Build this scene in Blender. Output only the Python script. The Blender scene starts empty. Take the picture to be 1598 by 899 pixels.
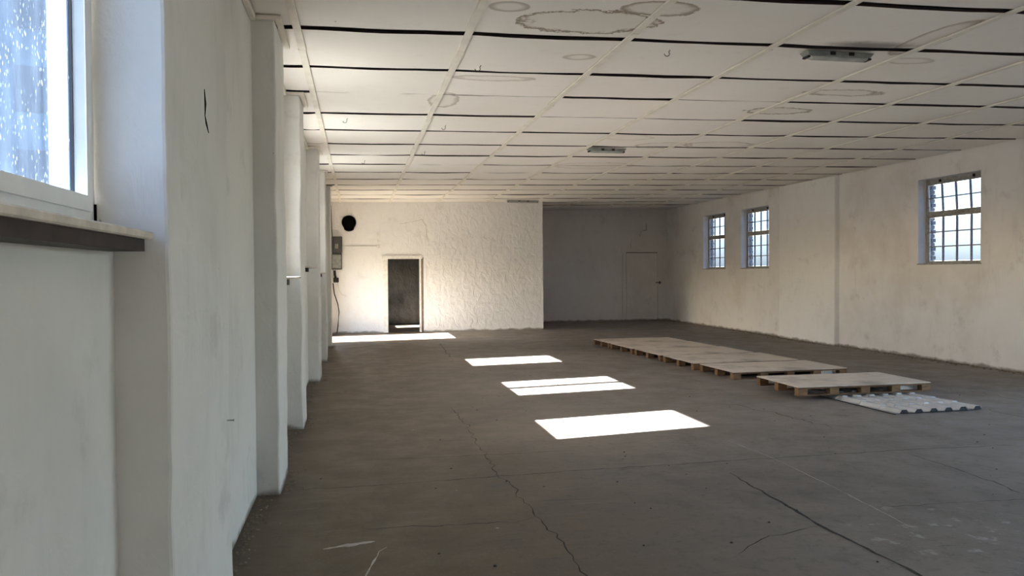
import bpy, bmesh, math, random
from mathutils import Vector, Matrix, noise

random.seed(7)
sc = bpy.context.scene
COL = sc.collection

# ------------------------------------------------------------------ camera
F_PX, YAW, PITCH, ROLL = 1235.92, 0.192088, -0.019498, -0.006425
CAM_H = 1.5
cd = bpy.data.cameras.new('camera')
cam = bpy.data.objects.new('camera', cd)
COL.objects.link(cam)
cd.sensor_fit = 'HORIZONTAL'
cd.sensor_width = 36.0
cd.lens = 36.0 * F_PX / 1598.0
cd.clip_start = 0.02
cd.clip_end = 2000
_f = Vector((math.sin(YAW) * math.cos(PITCH), math.cos(YAW) * math.cos(PITCH), math.sin(PITCH)))
_r = Vector((math.cos(YAW), -math.sin(YAW), 0))
_u = _r.cross(_f)
_r2 = _r * math.cos(ROLL) + _u * math.sin(ROLL)
_u2 = -_r * math.sin(ROLL) + _u * math.cos(ROLL)
_m = Matrix((_r2, _u2, -_f)).transposed().to_4x4()
_m.translation = Vector((0, 0, CAM_H))
cam.matrix_world = _m
sc.camera = cam

# ------------------------------------------------------------------ sky, sun, exposure
w = bpy.data.worlds.new('World')
sc.world = w
w.use_nodes = True
nt = w.node_tree
nt.nodes.clear()
sky = nt.nodes.new('ShaderNodeTexSky')
sky.sky_type = 'NISHITA'
sky.sun_disc = False
sky.sun_elevation = math.radians(32.7)
sky.sun_rotation = math.radians(-99.3)
sky.air_density = 1.0
sky.dust_density = 2.0
sky.ozone_density = 1.0
bg = nt.nodes.new('ShaderNodeBackground')
bg.inputs['Strength'].default_value = 0.45
wo = nt.nodes.new('ShaderNodeOutputWorld')
nt.links.new(sky.outputs[0], bg.inputs[0])
nt.links.new(bg.outputs[0], wo.inputs[0])

SUN_DIR = Vector((1.0, 0.163, -0.65)).normalized()
sd = bpy.data.lights.new('sun', 'SUN')
sd.energy = 46.0
sd.angle = math.radians(0.53)
sd.color = (1.0, 0.985, 0.985)
sun = bpy.data.objects.new('sun', sd)
COL.objects.link(sun)
sun.rotation_euler = SUN_DIR.to_track_quat('-Z', 'Y').to_euler()
sun.location = (-20, 0, 20)

vs = sc.view_settings
vs.view_transform = 'Standard'
vs.look = 'None'
vs.gamma = 1.0
vs.use_curve_mapping = False
vs.exposure = 1.92
cy = sc.cycles
cy.max_bounces = 14
cy.diffuse_bounces = 10
cy.glossy_bounces = 4
cy.transparent_max_bounces = 16
cy.sample_clamp_indirect = 12.0
cy.use_denoising = True
cy.caustics_reflective = False
cy.caustics_refractive = False

# ------------------------------------------------------------------ helpers
def link(o, parent=None):
    COL.objects.link(o)
    if parent is not None:
        o.parent = parent
    return o

def tag(o, label=None, cat=None, group=None, kind=None):
    if label: o['label'] = label
    if cat: o['category'] = cat
    if group: o['group'] = group
    if kind: o['kind'] = kind
    return o

def empty(name, loc=(0, 0, 0), rz=0.0):
    o = bpy.data.objects.new(name, None)
    o.empty_display_size = 0.1
    o.location = loc
    o.rotation_euler = (0, 0, rz)
    return link(o)

class MB:
    def __init__(s):
        s.v, s.f = [], []
    def quad(s, a, b, c, d):
        i = len(s.v)
        s.v += [tuple(a), tuple(b), tuple(c), tuple(d)]
        s.f.append((i, i + 1, i + 2, i + 3))
    def box(s, x0, x1, y0, y1, z0, z1):
        i = len(s.v)
        s.v += [(x0, y0, z0), (x1, y0, z0), (x1, y1, z0), (x0, y1, z0),
                (x0, y0, z1), (x1, y0, z1), (x1, y1, z1), (x0, y1, z1)]
        s.f += [tuple(i + k for k in q) for q in
                ((0, 3, 2, 1), (4, 5, 6, 7), (0, 1, 5, 4), (1, 2, 6, 5), (2, 3, 7, 6), (3, 0, 4, 7))]
    def hexa(s, P):
        i = len(s.v)
        s.v += [tuple(p) for p in P]
        s.f += [tuple(i + k for k in q) for q in
                ((0, 3, 2, 1), (4, 5, 6, 7), (0, 1, 5, 4), (1, 2, 6, 5), (2, 3, 7, 6), (3, 0, 4, 7))]
    def tube(s, pts, r, n=6):
        pts = [Vector(p) for p in pts]
        base = len(s.v)
        for k, p in enumerate(pts):
            t = (pts[min(k + 1, len(pts) - 1)] - pts[max(k - 1, 0)]).normalized()
            a = t.cross(Vector((0, 0, 1)))
            if a.length < 0.05:
                a = t.cross(Vector((1, 0, 0)))
            a.normalize()
            b = t.cross(a)
            rr = r[k] if isinstance(r, (list, tuple)) else r
            for j in range(n):
                q = 2 * math.pi * j / n
                s.v.append(tuple(p + a * rr * math.cos(q) + b * rr * math.sin(q)))
        for k in range(len(pts) - 1):
            for j in range(n):
                a0 = base + k * n + j
                a1 = base + k * n + (j + 1) % n
                s.f.append((a0, a1, a1 + n, a0 + n))
        s.f.append(tuple(base + j for j in range(n))[::-1])
        s.f.append(tuple(base + (len(pts) - 1) * n + j for j in range(n)))
    def build(s, name, mat, parent=None, bevel=0.0, smooth=False, merge=False):
        me = bpy.data.meshes.new(name)
        me.from_pydata(s.v, [], s.f)
        bm = bmesh.new()
        bm.from_mesh(me)
        if merge:
            bmesh.ops.remove_doubles(bm, verts=bm.verts, dist=1e-5)
        bmesh.ops.recalc_face_normals(bm, faces=bm.faces)
        if bevel > 0:
            bmesh.ops.bevel(bm, geom=list(bm.edges), offset=bevel, segments=1, affect='EDGES', clamp_overlap=True)
        if smooth:
            for f in bm.faces:
                f.smooth = True
        bm.to_mesh(me)
        bm.free()
        me.materials.append(mat)
        return link(bpy.data.objects.new(name, me), parent)

def box_obj(name, b, mat, parent=None, bevel=0.0):
    m = MB()
    m.box(*b)
    return m.build(name, mat, parent, bevel)

# ------------------------------------------------------------------ materials
class NG:
    def __init__(s, name):
        s.m = bpy.data.materials.new(name)
        s.m.use_nodes = True
        s.t = s.m.node_tree
        s.t.nodes.clear()
        s.out = s.t.nodes.new('ShaderNodeOutputMaterial')
        g = s.t.nodes.new('ShaderNodeNewGeometry')
        s.pos = g.outputs['Position']
    def n(s, typ, **kw):
        nd = s.t.nodes.new(typ)
        for k, v in kw.items():
            setattr(nd, k, v)
        return nd
    def set(s, inp, v):
        if hasattr(v, 'is_output') or isinstance(v, bpy.types.NodeSocket):
            s.t.links.new(v, inp)
        else:
            if isinstance(v, (tuple, list)) and len(v) == 3 and inp.type == 'RGBA':
                v = (*v, 1)
            inp.default_value = v
    def vmul(s, a, b, op='MULTIPLY'):
        nd = s.n('ShaderNodeVectorMath', operation=op)
        s.set(nd.inputs[0], a); s.set(nd.inputs[1], b)
        return nd.outputs[0]
    def math(s, op, a, b=0.0, c=None, clamp=False):
        nd = s.n('ShaderNodeMath', operation=op, use_clamp=clamp)
        s.set(nd.inputs[0], a); s.set(nd.inputs[1], b)
        if c is not None: s.set(nd.inputs[2], c)
        return nd.outputs[0]
    def noise(s, scale, detail=4.0, rough=0.55, vec=None, dist=0.0):
        nd = s.n('ShaderNodeTexNoise')
        s.set(nd.inputs['Vector'], vec if vec is not None else s.pos)
        nd.inputs['Scale'].default_value = scale
        nd.inputs['Detail'].default_value = detail
        nd.inputs['Roughness'].default_value = rough
        nd.inputs['Distortion'].default_value = dist
        return nd.outputs['Fac']
    def voro(s, scale, vec=None, feature='F1'):
        nd = s.n('ShaderNodeTexVoronoi', feature=feature)
        s.set(nd.inputs['Vector'], vec if vec is not None else s.pos)
        nd.inputs['Scale'].default_value = scale
        return nd.outputs['Distance']
    def ramp(s, fac, lo, hi, a=0.0, b=1.0):
        nd = s.n('ShaderNodeMapRange')
        nd.interpolation_type = 'SMOOTHSTEP'
        s.set(nd.inputs[0], fac)
        for i, v in enumerate((lo, hi, a, b)):
            nd.inputs[i + 1].default_value = v
        return nd.outputs[0]
    def mix(s, fac, a, b):
        nd = s.n('ShaderNodeMix', data_type='RGBA')
        s.set(nd.inputs[0], fac); s.set(nd.inputs[6], a); s.set(nd.inputs[7], b)
        return nd.outputs[2]
    def bump(s, h, strength=0.2, dist=0.01, normal=None):
        nd = s.n('ShaderNodeBump')
        nd.inputs['Strength'].default_value = strength
        nd.inputs['Distance'].default_value = dist
        s.set(nd.inputs['Height'], h)
        if normal is not None: s.set(nd.inputs['Normal'], normal)
        return nd.outputs[0]
    def bsdf(s, col, rough=0.8, metal=0.0, normal=None, spec=0.3):
        nd = s.n('ShaderNodeBsdfPrincipled')
        s.set(nd.inputs['Base Color'], col)
        s.set(nd.inputs['Roughness'], rough)
        s.set(nd.inputs['Metallic'], metal)
        s.set(nd.inputs['Specular IOR Level'], spec)
        if normal is not None: s.set(nd.inputs['Normal'], normal)
        return nd.outputs[0]
    def done(s, sh):
        s.t.links.new(sh, s.out.inputs['Surface'])
        return s.m
    def sep(s):
        nd = s.n('ShaderNodeSeparateXYZ')
        s.t.links.new(s.pos, nd.inputs[0])
        return nd.outputs

def plain(name, col, rough=0.7, metal=0.0, var=0.12, scale=12.0, bump=0.05, spec=0.3):
    g = NG(name)
    nz = g.noise(scale, 5)
    c = g.mix(g.ramp(nz, 0.3, 0.75), [x * (1 - var) for x in col], [min(1, x * (1 + var)) for x in col])
    return g.done(g.bsdf(c, rough, metal, g.bump(g.noise(scale * 4, 3), bump, 0.005), spec))

def plaster(name, base, dirt, amount=0.5, relief=0.25, rscale=9.0, foot=(0.16, 0.13, 0.10), speck=0.5):
    g = NG(name)
    n1 = g.noise(0.9, 6, 0.6)
    n2 = g.noise(5.0, 5, 0.6, g.vmul(g.pos, (1.0, 1.0, 0.35)))
    n3 = g.noise(38.0, 3)
    c = g.mix(g.ramp(n1, 0.42, 0.72, 0, amount), base, dirt)
    c = g.mix(g.ramp(n2, 0.52, 0.8, 0, amount * 0.5), c, [x * 0.8 for x in dirt])
    # grime splashed up from the floor, ragged top edge
    z = g.sep()[2]
    edge = g.math('ADD', z, g.math('MULTIPLY', g.noise(4.0, 5), -0.13))
    c = g.mix(g.ramp(edge, -0.06, -0.01, 0.8, 0.0), c, foot)
    # specks and nail holes
    blot = g.noise(2.4, 6, 0.7)
    c = g.mix(g.ramp(blot, 0.56, 0.74, 0, amount * 0.9), c, [x * 0.78 for x in dirt])
    v = g.voro(5.0)
    c = g.mix(g.ramp(v, 0.012, 0.03, speck, 0), c, (0.10, 0.09, 0.08))
    nb = g.noise(rscale, 5, 0.55, g.vmul(g.pos, (1, 1, 0.7)), 0.6)
    nor = g.bump(nb, relief, 0.035)
    nor = g.bump(n3, 0.12, 0.004, nor)
    return g.done(g.bsdf(c, 0.9, 0, nor, 0.15))

M = {}
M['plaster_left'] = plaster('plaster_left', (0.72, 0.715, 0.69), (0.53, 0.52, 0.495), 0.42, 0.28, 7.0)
M['plaster_back'] = plaster('plaster_back', (0.82, 0.81, 0.805), (0.70, 0.68, 0.66), 0.35, 0.9, 7.0, speck=0.25)
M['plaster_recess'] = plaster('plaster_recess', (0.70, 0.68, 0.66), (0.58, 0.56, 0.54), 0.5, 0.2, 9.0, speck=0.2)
M['plaster_right'] = plaster('plaster_right', (0.83, 0.81, 0.80), (0.66, 0.61, 0.565), 0.6, 0.15, 6.0, speck=0.25)
M['plaster_pier'] = plaster('plaster_pier', (0.86, 0.85, 0.84), (0.72, 0.69, 0.66), 0.4, 0.15, 6.0, speck=0.2)
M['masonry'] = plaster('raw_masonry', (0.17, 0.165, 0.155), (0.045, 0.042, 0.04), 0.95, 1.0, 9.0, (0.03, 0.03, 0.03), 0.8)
M['paint_white'] = plain('white_paint', (0.76, 0.74, 0.70), 0.55)
M['pvc'] = plain('white_plastic', (0.80, 0.80, 0.78), 0.35, var=0.04)
M['steel_frame'] = plain('old_grey_paint', (0.34, 0.32, 0.30), 0.6, var=0.25, scale=20)
M['muntin'] = plain('rusty_mauve_steel', (0.30, 0.25, 0.27), 0.6, var=0.3, scale=30)
M['black'] = plain('soot_black', (0.004, 0.004, 0.004), 0.95, var=0.3, spec=0.02)
M['wire'] = plain('black_wire', (0.012, 0.011, 0.010), 0.5)
M['grey_box'] = plain('grey_plastic', (0.075, 0.075, 0.072), 0.35, var=0.15, scale=8)
M['dark_gasket'] = plain('dark_rubber', (0.02, 0.02, 0.024), 0.6)
M['conduit'] = plain('painted_conduit', (0.58, 0.56, 0.52), 0.5)
M['lamp_grey'] = plain('lamp_housing_grey', (0.26, 0.27, 0.25), 0.5, var=0.2, scale=14)
M['lamp_glass'] = plain('lamp_diffuser', (0.44, 0.45, 0.42), 0.25, var=0.15, scale=10)
M['sill_stone'] = plain('sill_stone', (0.60, 0.55, 0.48), 0.6, var=0.15, scale=15)
M['sill_steel'] = plain('brown_steel', (0.030, 0.019, 0.017), 0.55, var=0.35, scale=18)
M['joist'] = plain('dark_joist', (0.035, 0.024, 0.022), 0.85, var=0.3, scale=8)
M['roof'] = plain('dark_roof_boards', (0.03, 0.025, 0.022), 0.9)
M['batten'] = plain('cream_batten', (0.80, 0.76, 0.68), 0.75, var=0.08, scale=5)
M['brick'] = plain('red_brick', (0.52, 0.39, 0.33), 0.9, var=0.25, scale=14, bump=0.4)
M['mortar'] = plain('old_mortar', (0.42, 0.39, 0.35), 0.95, var=0.2, scale=10, bump=0.3)
M['ground'] = plain('outdoor_gravel', (0.095, 0.095, 0.075), 0.95, var=0.2, scale=2)
M['crack'] = plain('crack_dust', (0.05, 0.044, 0.038), 0.95, var=0.4, scale=30)
M['chalk'] = plain('chalky_smear', (0.50, 0.48, 0.45), 0.95, var=0.2, scale=20)
M['rubble'] = plain('dusty_rubble', (0.20, 0.165, 0.13), 0.95, var=0.4, scale=20)
M['paper'] = plain('white_scrap', (0.8, 0.8, 0.78), 0.6, var=0.05)

# stained ceiling board: ring stains in metres on the ceiling plane
def ceiling_mat():
    g = NG('ceiling_board')
    x, y, z = g.sep()
    n1 = g.noise(0.7, 5)
    n2 = g.noise(7.0, 5, 0.6)
    info = g.n('ShaderNodeObjectInfo')
    c = g.mix(g.ramp(n1, 0.35, 0.75), (0.89, 0.86, 0.815), (0.85, 0.815, 0.76))
    c = g.mix(g.math('MULTIPLY', info.outputs['Random'], 0.35), c, (0.77, 0.745, 0.70))
    c = g.mix(g.ramp(n2, 0.55, 0.85, 0, 0.25), c, (0.55, 0.51, 0.44))
    wob = g.math('MULTIPLY_ADD', g.noise(7.0, 8, 0.75), 1.3, -0.65)
    # (x, y, rx, ry, ring strength, wobble)
    stains = [(1.62, 5.42, 0.50, 0.26, 1.0, 0.9), (1.00, 5.17, 0.13, 0.10, 0.55, 0.1), (2.02, 5.08, 0.26, 0.15, 0.8, 0.6),
              (1.81, 6.33, 0.13, 0.085, 0.45, 0.2), (4.72, 6.12, 0.22, 0.10, 0.4, 0.2), (4.42, 5.48, 0.16, 0.46, 0.6, 0.3),
              (4.92, 7.35, 0.42, 0.14, 0.7, 0.9), (4.72, 8.30, 0.40, 0.18, 0.8, 1.0), (1.22, 7.12, 0.38, 0.10, 0.45, 0.7),
              (0.88, 8.12, 0.15, 0.34, 0.55, 0.8), (5.15, 10.72, 0.52, 0.26, 0.55, 0.5), (4.35, 10.85, 0.42, 0.28, 0.5, 0.6),
              (3.6, 10.2, 0.35, 0.2, 0.3, 0.6), (4.0, 13.1, 0.7, 0.4, 0.35, 0.6), (3.9, 18.6, 0.8, 0.6, 0.4, 0.6)]
    ring_tot, fill_tot = None, None
    for (sx, sy, rx, ry, st, wb) in stains:
        dx = g.math('DIVIDE', g.math('SUBTRACT', x, sx), rx)
        dy = g.math('DIVIDE', g.math('SUBTRACT', y, sy), ry)
        d = g.math('SQRT', g.math('MULTIPLY_ADD', dx, dx, g.math('MULTIPLY', dy, dy)))
        d = g.math('MULTIPLY_ADD', wob, wb, d)
        wd = min(0.30, 0.022 / min(rx, ry))
        outer = g.ramp(d, 1.0, 1.0 + wd * 0.6, 1.0, 0.0)
        inner = g.ramp(d, 1.0 - wd * 2.2, 1.0, 0.0, 1.0)
        ring = g.math('MULTIPLY', g.math('MULTIPLY', outer, inner), st)
        fill = g.math('MULTIPLY', outer, st * 0.14)
        ring_tot = ring if ring_tot is None else g.math('MAXIMUM', ring_tot, ring)
        fill_tot = fill if fill_tot is None else g.math('MAXIMUM', fill_tot, fill)
    c = g.mix(fill_tot, c, (0.50, 0.42, 0.29))
    c = g.mix(g.math('MULTIPLY', ring_tot, 0.85), c, (0.21, 0.135, 0.065))
    # soot smudges beside the light fitting
    sdx = g.math('DIVIDE', g.math('SUBTRACT', x, 4.05), 0.55)
    sdy = g.math('DIVIDE', g.math('SUBTRACT', y, 5.70), 0.16)
    sd_ = g.math('SQRT', g.math('MULTIPLY_ADD', sdx, sdx, g.math('MULTIPLY', sdy, sdy)))
    c = g.mix(g.ramp(g.math('MULTIPLY_ADD', wob, 0.5, sd_), 0.2, 1.0, 0.75, 0), c, (0.13, 0.11, 0.10))
    v = g.voro(2.1)
    c = g.mix(g.ramp(v, 0.010, 0.022, 0.7, 0), c, (0.08, 0.07, 0.06))
    nor = g.bump(g.noise(3.0, 4), 0.12, 0.03)
    return g.done(g.bsdf(c, 0.85, 0, nor, 0.15))
M['ceiling'] = ceiling_mat()

def floor_mat():
    g = NG('worn_screed')
    x, y, z = g.sep()
    n1 = g.noise(0.45, 7, 0.62)
    n2 = g.noise(2.6, 7, 0.65, g.vmul(g.pos, (1.0, 1.0, 1.0)))
    n3 = g.noise(14.0, 5, 0.7)
    streak = g.noise(3.0, 6, 0.7, g.vmul(g.pos, (0.6, 3.0, 1)))
    c = g.mix(g.ramp(n1, 0.35, 0.7), (0.204, 0.181, 0.160), (0.154, 0.134, 0.116))
    # sandy brown dirt trodden along the left wall
    side = g.math('ADD', x, g.math('MULTIPLY_ADD', n2, 2.4, -1.2))
    c = g.mix(g.ramp(side, 0.4, 2.8, 0.8, 0.0), c, (0.116, 0.086, 0.051))
    c = g.mix(g.ramp(n2, 0.52, 0.75, 0, 0.45), c, (0.115, 0.100, 0.088))
    c = g.mix(g.ramp(streak, 0.55, 0.78, 0, 0.40), c, (0.255, 0.235, 0.21))
    c = g.mix(g.ramp(n3, 0.50, 0.74, 0, 0.6), c, (0.085, 0.072, 0.060))
    n4 = g.noise(55.0, 4, 0.7)
    c = g.mix(g.ramp(n4, 0.55, 0.75, 0, 0.45), c, (0.30, 0.27, 0.235))
    drag = g.noise(6.0, 5, 0.7, g.vmul(g.pos, (0.25, 2.6, 1)), 0.8)
    c = g.mix(g.ramp(drag, 0.60, 0.72, 0, 0.5), c, (0.075, 0.063, 0.053))
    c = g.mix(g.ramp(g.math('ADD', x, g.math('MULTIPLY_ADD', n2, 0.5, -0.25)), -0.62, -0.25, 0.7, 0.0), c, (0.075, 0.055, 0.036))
    # pale lime splashes in the near right corner
    dx = g.math('DIVIDE', g.math('SUBTRACT', x, 3.3), 0.75)
    dy = g.math('DIVIDE', g.math('SUBTRACT', y, 3.95), 0.62)
    dd = g.math('SQRT', g.math('MULTIPLY_ADD', dx, dx, g.math('MULTIPLY', dy, dy)))
    lime = g.math('MULTIPLY', g.ramp(dd, 0.4, 1.1, 1, 0), g.ramp(g.noise(7.5, 5, 0.6), 0.58, 0.66))
    c = g.mix(g.math('MULTIPLY', lime, 0.6), c, (0.42, 0.40, 0.375))
    v = g.voro(5.5, g.vmul(g.pos, (1, 1.4, 1)))
    c = g.mix(g.ramp(v, 0.02, 0.05, 0.6, 0), c, (0.06, 0.05, 0.045))
    v2 = g.voro(1.7, g.vmul(g.pos, (1.0, 1.2, 1)))
    c = g.mix(g.ramp(v2, 0.012, 0.024, 0.7, 0), c, (0.5, 0.48, 0.45))
    nor = g.bump(n2, 0.15, 0.02)
    nor = g.bump(n3, 0.15, 0.006, nor)
    rough = g.ramp(n2, 0.3, 0.7, 0.50, 0.72)
    return g.done(g.bsdf(c, rough, 0, nor, 0.35))
M['floor'] = floor_mat()

def wood(name, a, b, scale=(1.5, 14, 14)):
    g = NG(name)
    tc = g.n('ShaderNodeTexCoord').outputs['Object']
    grain = g.noise(2.2, 6, 0.65, g.vmul(tc, scale), 1.2)
    blot = g.noise(1.6, 5, 0.6, g.vmul(tc, (1, 1, 1)))
    c = g.mix(g.ramp(grain, 0.35, 0.68), a, b)
    c = g.mix(g.ramp(blot, 0.45, 0.75, 0, 0.75), c, [x * 0.5 for x in b])
    return g.done(g.bsdf(c, 0.8, 0, g.bump(grain, 0.15, 0.004), 0.2))
M['ply'] = wood('weathered_plywood', (0.66, 0.59, 0.51), (0.55, 0.48, 0.40))
M['block'] = wood('pallet_block_wood', (0.25, 0.155, 0.085), (0.15, 0.088, 0.046), (3, 20, 20))
M['block_dark'] = wood('pallet_runner_wood', (0.20, 0.12, 0.07), (0.11, 0.065, 0.04), (3, 20, 20))

def glass(name, grime, streak_scale, tint):
    g = NG(name)
    tr = g.n('ShaderNodeBsdfTransparent')
    tr.inputs[0].default_value = (*tint, 1)
    tl = g.n('ShaderNodeBsdfTranslucent')
    tl.inputs[0].default_value = (*[0.85 * q for q in tint], 1)
    gl = g.n('ShaderNodeBsdfGlossy')
    gl.inputs['Roughness'].default_value = 0.06
    n1 = g.noise(6.0, 6, 0.7, g.vmul(g.pos, streak_scale), 0.5)
    spots = g.voro(85.0, g.vmul(g.pos, (1, 1, 0.5)))
    sel = g.ramp(g.noise(9.0, 3), 0.40, 0.58)
    sp = g.math('MULTIPLY', g.ramp(spots, 0.05, 0.30, 0.30, 0), sel)
    fac = g.math('MAXIMUM', g.ramp(n1, 0.25, 0.85, grime * 0.35, grime * 1.6), sp, clamp=True)
    m1 = g.n('ShaderNodeMixShader')
    g.set(m1.inputs[0], fac)
    g.t.links.new(tr.outputs[0], m1.inputs[1])
    g.t.links.new(tl.outputs[0], m1.inputs[2])
    m2 = g.n('ShaderNodeMixShader')
    m2.inputs[0].default_value = 0.05
    g.t.links.new(m1.outputs[0], m2.inputs[1])
    g.t.links.new(gl.outputs[0], m2.inputs[2])
    return g.done(m2.outputs[0])
M['glass_dirty'] = glass('rain_spotted_glass', 0.03, (1.0, 3.0, 0.45), (0.38, 0.44, 0.52))
M['glass'] = glass('dusty_glass', 0.06, (1, 1, 0.5), (0.45, 0.495, 0.575))
M['glass_clear'] = glass('thin_glass', 0.03, (1, 1, 0.5), (0.95, 0.96, 0.97))

def metal_sheet():
    g = NG('galvanised_sheet')
    n = g.noise(5.0, 5)
    c = g.mix(g.ramp(n, 0.35, 0.7), (0.50, 0.52, 0.54), (0.40, 0.42, 0.44))
    return g.done(g.bsdf(c, g.ramp(n, 0.3, 0.7, 0.42, 0.55), 0.12, g.bump(g.noise(20, 3), 0.04, 0.004), 0.5))
M['sheet'] = metal_sheet()

# ------------------------------------------------------------------ room dimensions
XW = -0.685          # left wall face
XP = -0.534          # left pilaster faces
XR = 9.45            # right wall face
YB = 20.283          # white back wall
YR = 23.278          # recess back wall
XB = 4.781           # corner of the back wall
Y0 = -5.0            # wall behind the camera
TOP = 3.72
def H(x, y):
    return CAM_H + 1.725986 + 0.01418 * x + 0.003257 * y

def wall_along_y(name, mat, xin, xout, y0, y1, z0, z1, holes, parent=None):
    """wall in the y-z plane with real openings (holes = (ya, yb, za, zb))"""
    ys = sorted(set([y0, y1] + [v for h in holes for v in h[:2]]))
    zs = sorted(set([z0, z1] + [v for h in holes for v in h[2:]]))
    m = MB()
    hit = lambda yc, zc: any(h[0] < yc < h[1] and h[2] < zc < h[3] for h in holes)
    for a, b in zip(ys, ys[1:]):
        for c, d in zip(zs, zs[1:]):
            if hit((a + b) / 2, (c + d) / 2):
                continue
            for x in (xin, xout):
                m.quad((x, a, c), (x, b, c), (x, b, d), (x, a, d))
    rects = [(y0, y1, z0, z1)] + list(holes)
    for (a, b, c, d) in rects:
        m.quad((xin, a, c), (xout, a, c), (xout, a, d), (xin, a, d))
        m.quad((xin, b, c), (xout, b, c), (xout, b, d), (xin, b, d))
        m.quad((xin, a, c), (xin, b, c), (xout, b, c), (xout, a, c))
        m.quad((xin, a, d), (xin, b, d), (xout, b, d), (xout, a, d))
    return m.build(name, mat, parent, merge=True)

def wall_along_x(name, mat, yin, yout, x0, x1, z0, z1, holes=()):
    o = wall_along_y(name, mat, yin, yout, x0, x1, z0, z1, holes)
    for v in o.data.vertices:
        v.co = (v.co.y, v.co.x, v.co.z)
    o.data.flip_normals()
    return o

# ------------------------------------------------------------------ floor and outdoors
fl = box_obj('floor', (XW - 0.13, XR + 0.4, Y0 - 0.2, YR + 0.3, -0.2, 0.0), M['floor'])
tag(fl, 'worn grey-brown screed floor crossed by cracks', 'floor', kind='structure')
gr = MB()
gr.box(-300, 300, -300, 300, -0.6, -0.25)
gro = gr.build('ground', M['ground'])
tag(gro, 'pale gravel ground outside the hall', 'ground', kind='structure')

# invented building, added to keep the view through the near window dark
nb_ = empty('added_building', (-12.0, 30.0, -0.25), math.radians(14))
tag(nb_, 'added blue-grey building that darkens the view behind the rain-spotted window', 'building', kind='structure')
M['blue_render'] = plain('blue_grey_render', (0.14, 0.21, 0.27), 0.9, var=0.2, scale=0.6)
M['dark_window'] = plain('dark_window', (0.05, 0.08, 0.11), 0.5)
box_obj('facade', (-9, 9, -0.0, 9, 0, 13.0), M['blue_render'], nb_)
for iz in range(4):
    for ix in range(6):
        box_obj('window', (-7.6 + ix * 2.7, -6.4 + ix * 2.7, -0.03, 0.0, 1.6 + iz * 2.9, 3.2 + iz * 2.9), M['dark_window'], nb_)
box_obj('cornice', (-9.1, 9.1, -0.2, 0.0, 12.6, 13.0), M['paint_white'], nb_)

# ------------------------------------------------------------------ left wall, pilasters
LWIN = [(0.88, 2.46, 1.62, 2.93),           # near window
        (6.42, 7.46, 1.48, 2.72),
        (8.95, 10.26, 1.59, 2.83),
        (12.15, 13.27, 1.52, 2.74),
        (-3.8, -1.4, 1.62, 2.93)]  # added unseen window behind the viewpoint, lets in more daylight
LDOOR = (17.62, 19.35, 0.0, 2.00)
LBACK = (21.75, 22.55, 1.12, 1.75)
XWO = XW - 0.13
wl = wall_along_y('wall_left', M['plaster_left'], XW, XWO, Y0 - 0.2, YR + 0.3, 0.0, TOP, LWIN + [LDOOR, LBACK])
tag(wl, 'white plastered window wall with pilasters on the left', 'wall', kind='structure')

def pilaster(name, xface, xback, y0, y1, z0, ztop, mat, parent, seed, amp=0.008, ch=0.012):
    """plastered pier, loft of wobbly rounded sections"""
    sgn = 1 if xface > xback else -1
    prof = [(xback, y0), (xface - sgn * ch, y0), (xface - sgn * ch * 0.3, y0 + ch * 0.3), (xface, y0 + ch)]
    for k in range(1, 4):
        prof.append((xface, y0 + (y1 - y0) * k / 4))
    prof += [(xface, y1 - ch), (xface - sgn * ch * 0.3, y1 - ch * 0.3), (xface - sgn * ch, y1), (xback, y1)]
    m = MB()
    nz = 44
    for i in range(nz + 1):
        z = z0 + (ztop - z0) * i / nz
        for j, (x, y) in enumerate(prof):
            e = 0.35 if j in (0, len(prof) - 1) else 1.0
            dx = noise.noise(Vector((seed * 7.1 + y * 1.3, z * 1.7, 0.3))) * amp
            dx += noise.noise(Vector((seed * 3.1, z * 7.0, y * 2))) * amp * 0.4
            dy = noise.noise(Vector((seed * 5.3 + 40, z * 1.5, y))) * amp * 1.2
            dy += noise.noise(Vector((seed * 1.7 + 9, z * 9.0, y))) * amp * 0.5
            if j in (0, len(prof) - 1): dx = 0
            m.v.append((x + dx * e, y + dy * e, z))
    n = len(prof)
    for i in range(nz):
        for j in range(n - 1):
            a = i * n + j
            m.f.append((a, a + 1, a + 1 + n, a + n))
    m.f.append(tuple(range(n)))
    m.f.append(tuple(nz * n + j for j in range(n)))
    return m.build(name, mat, parent)

PIL = [(2.44, 3.50), (5.566, 6.20), (7.871, 8.47), (11.27, 11.88), (13.829, 14.43), (16.295, 16.9), (-0.9, 0.1)]
for i, (a, b) in enumerate(PIL):
    pilaster('pilaster', XP, XW - (0.115 if i == 0 else 0.02), a, b, 0.0, H(XP, a) - 0.03, M['plaster_left'], wl, i + 1, 0.012 if i < 3 else 0.008)

# right wall
RWIN = [(10.64, 12.03, 1.60, 3.035), (17.07, 18.43, 1.57, 3.035), (19.31, 20.65, 1.565, 3.035),
        (3.0, 7.4, 0.0, 2.95), (-4.6, -3.2, 1.60, 3.035)]  # unseen gate opening and rear window hole, added for extra daylight
XRO = XR + 0.30
wr = wall_along_y('wall_right', M['plaster_right'], XR, XRO, Y0 - 0.2, YR + 0.3, 0.0, TOP, RWIN)
tag(wr, 'stained beige plaster wall with three barred windows', 'wall', kind='structure')
pilaster('pilaster', 9.346, XR + 0.02, 14.30, 16.42, 0.0, H(9.35, 14.3) - 0.01, M['plaster_pier'], wr, 21, 0.008)

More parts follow.
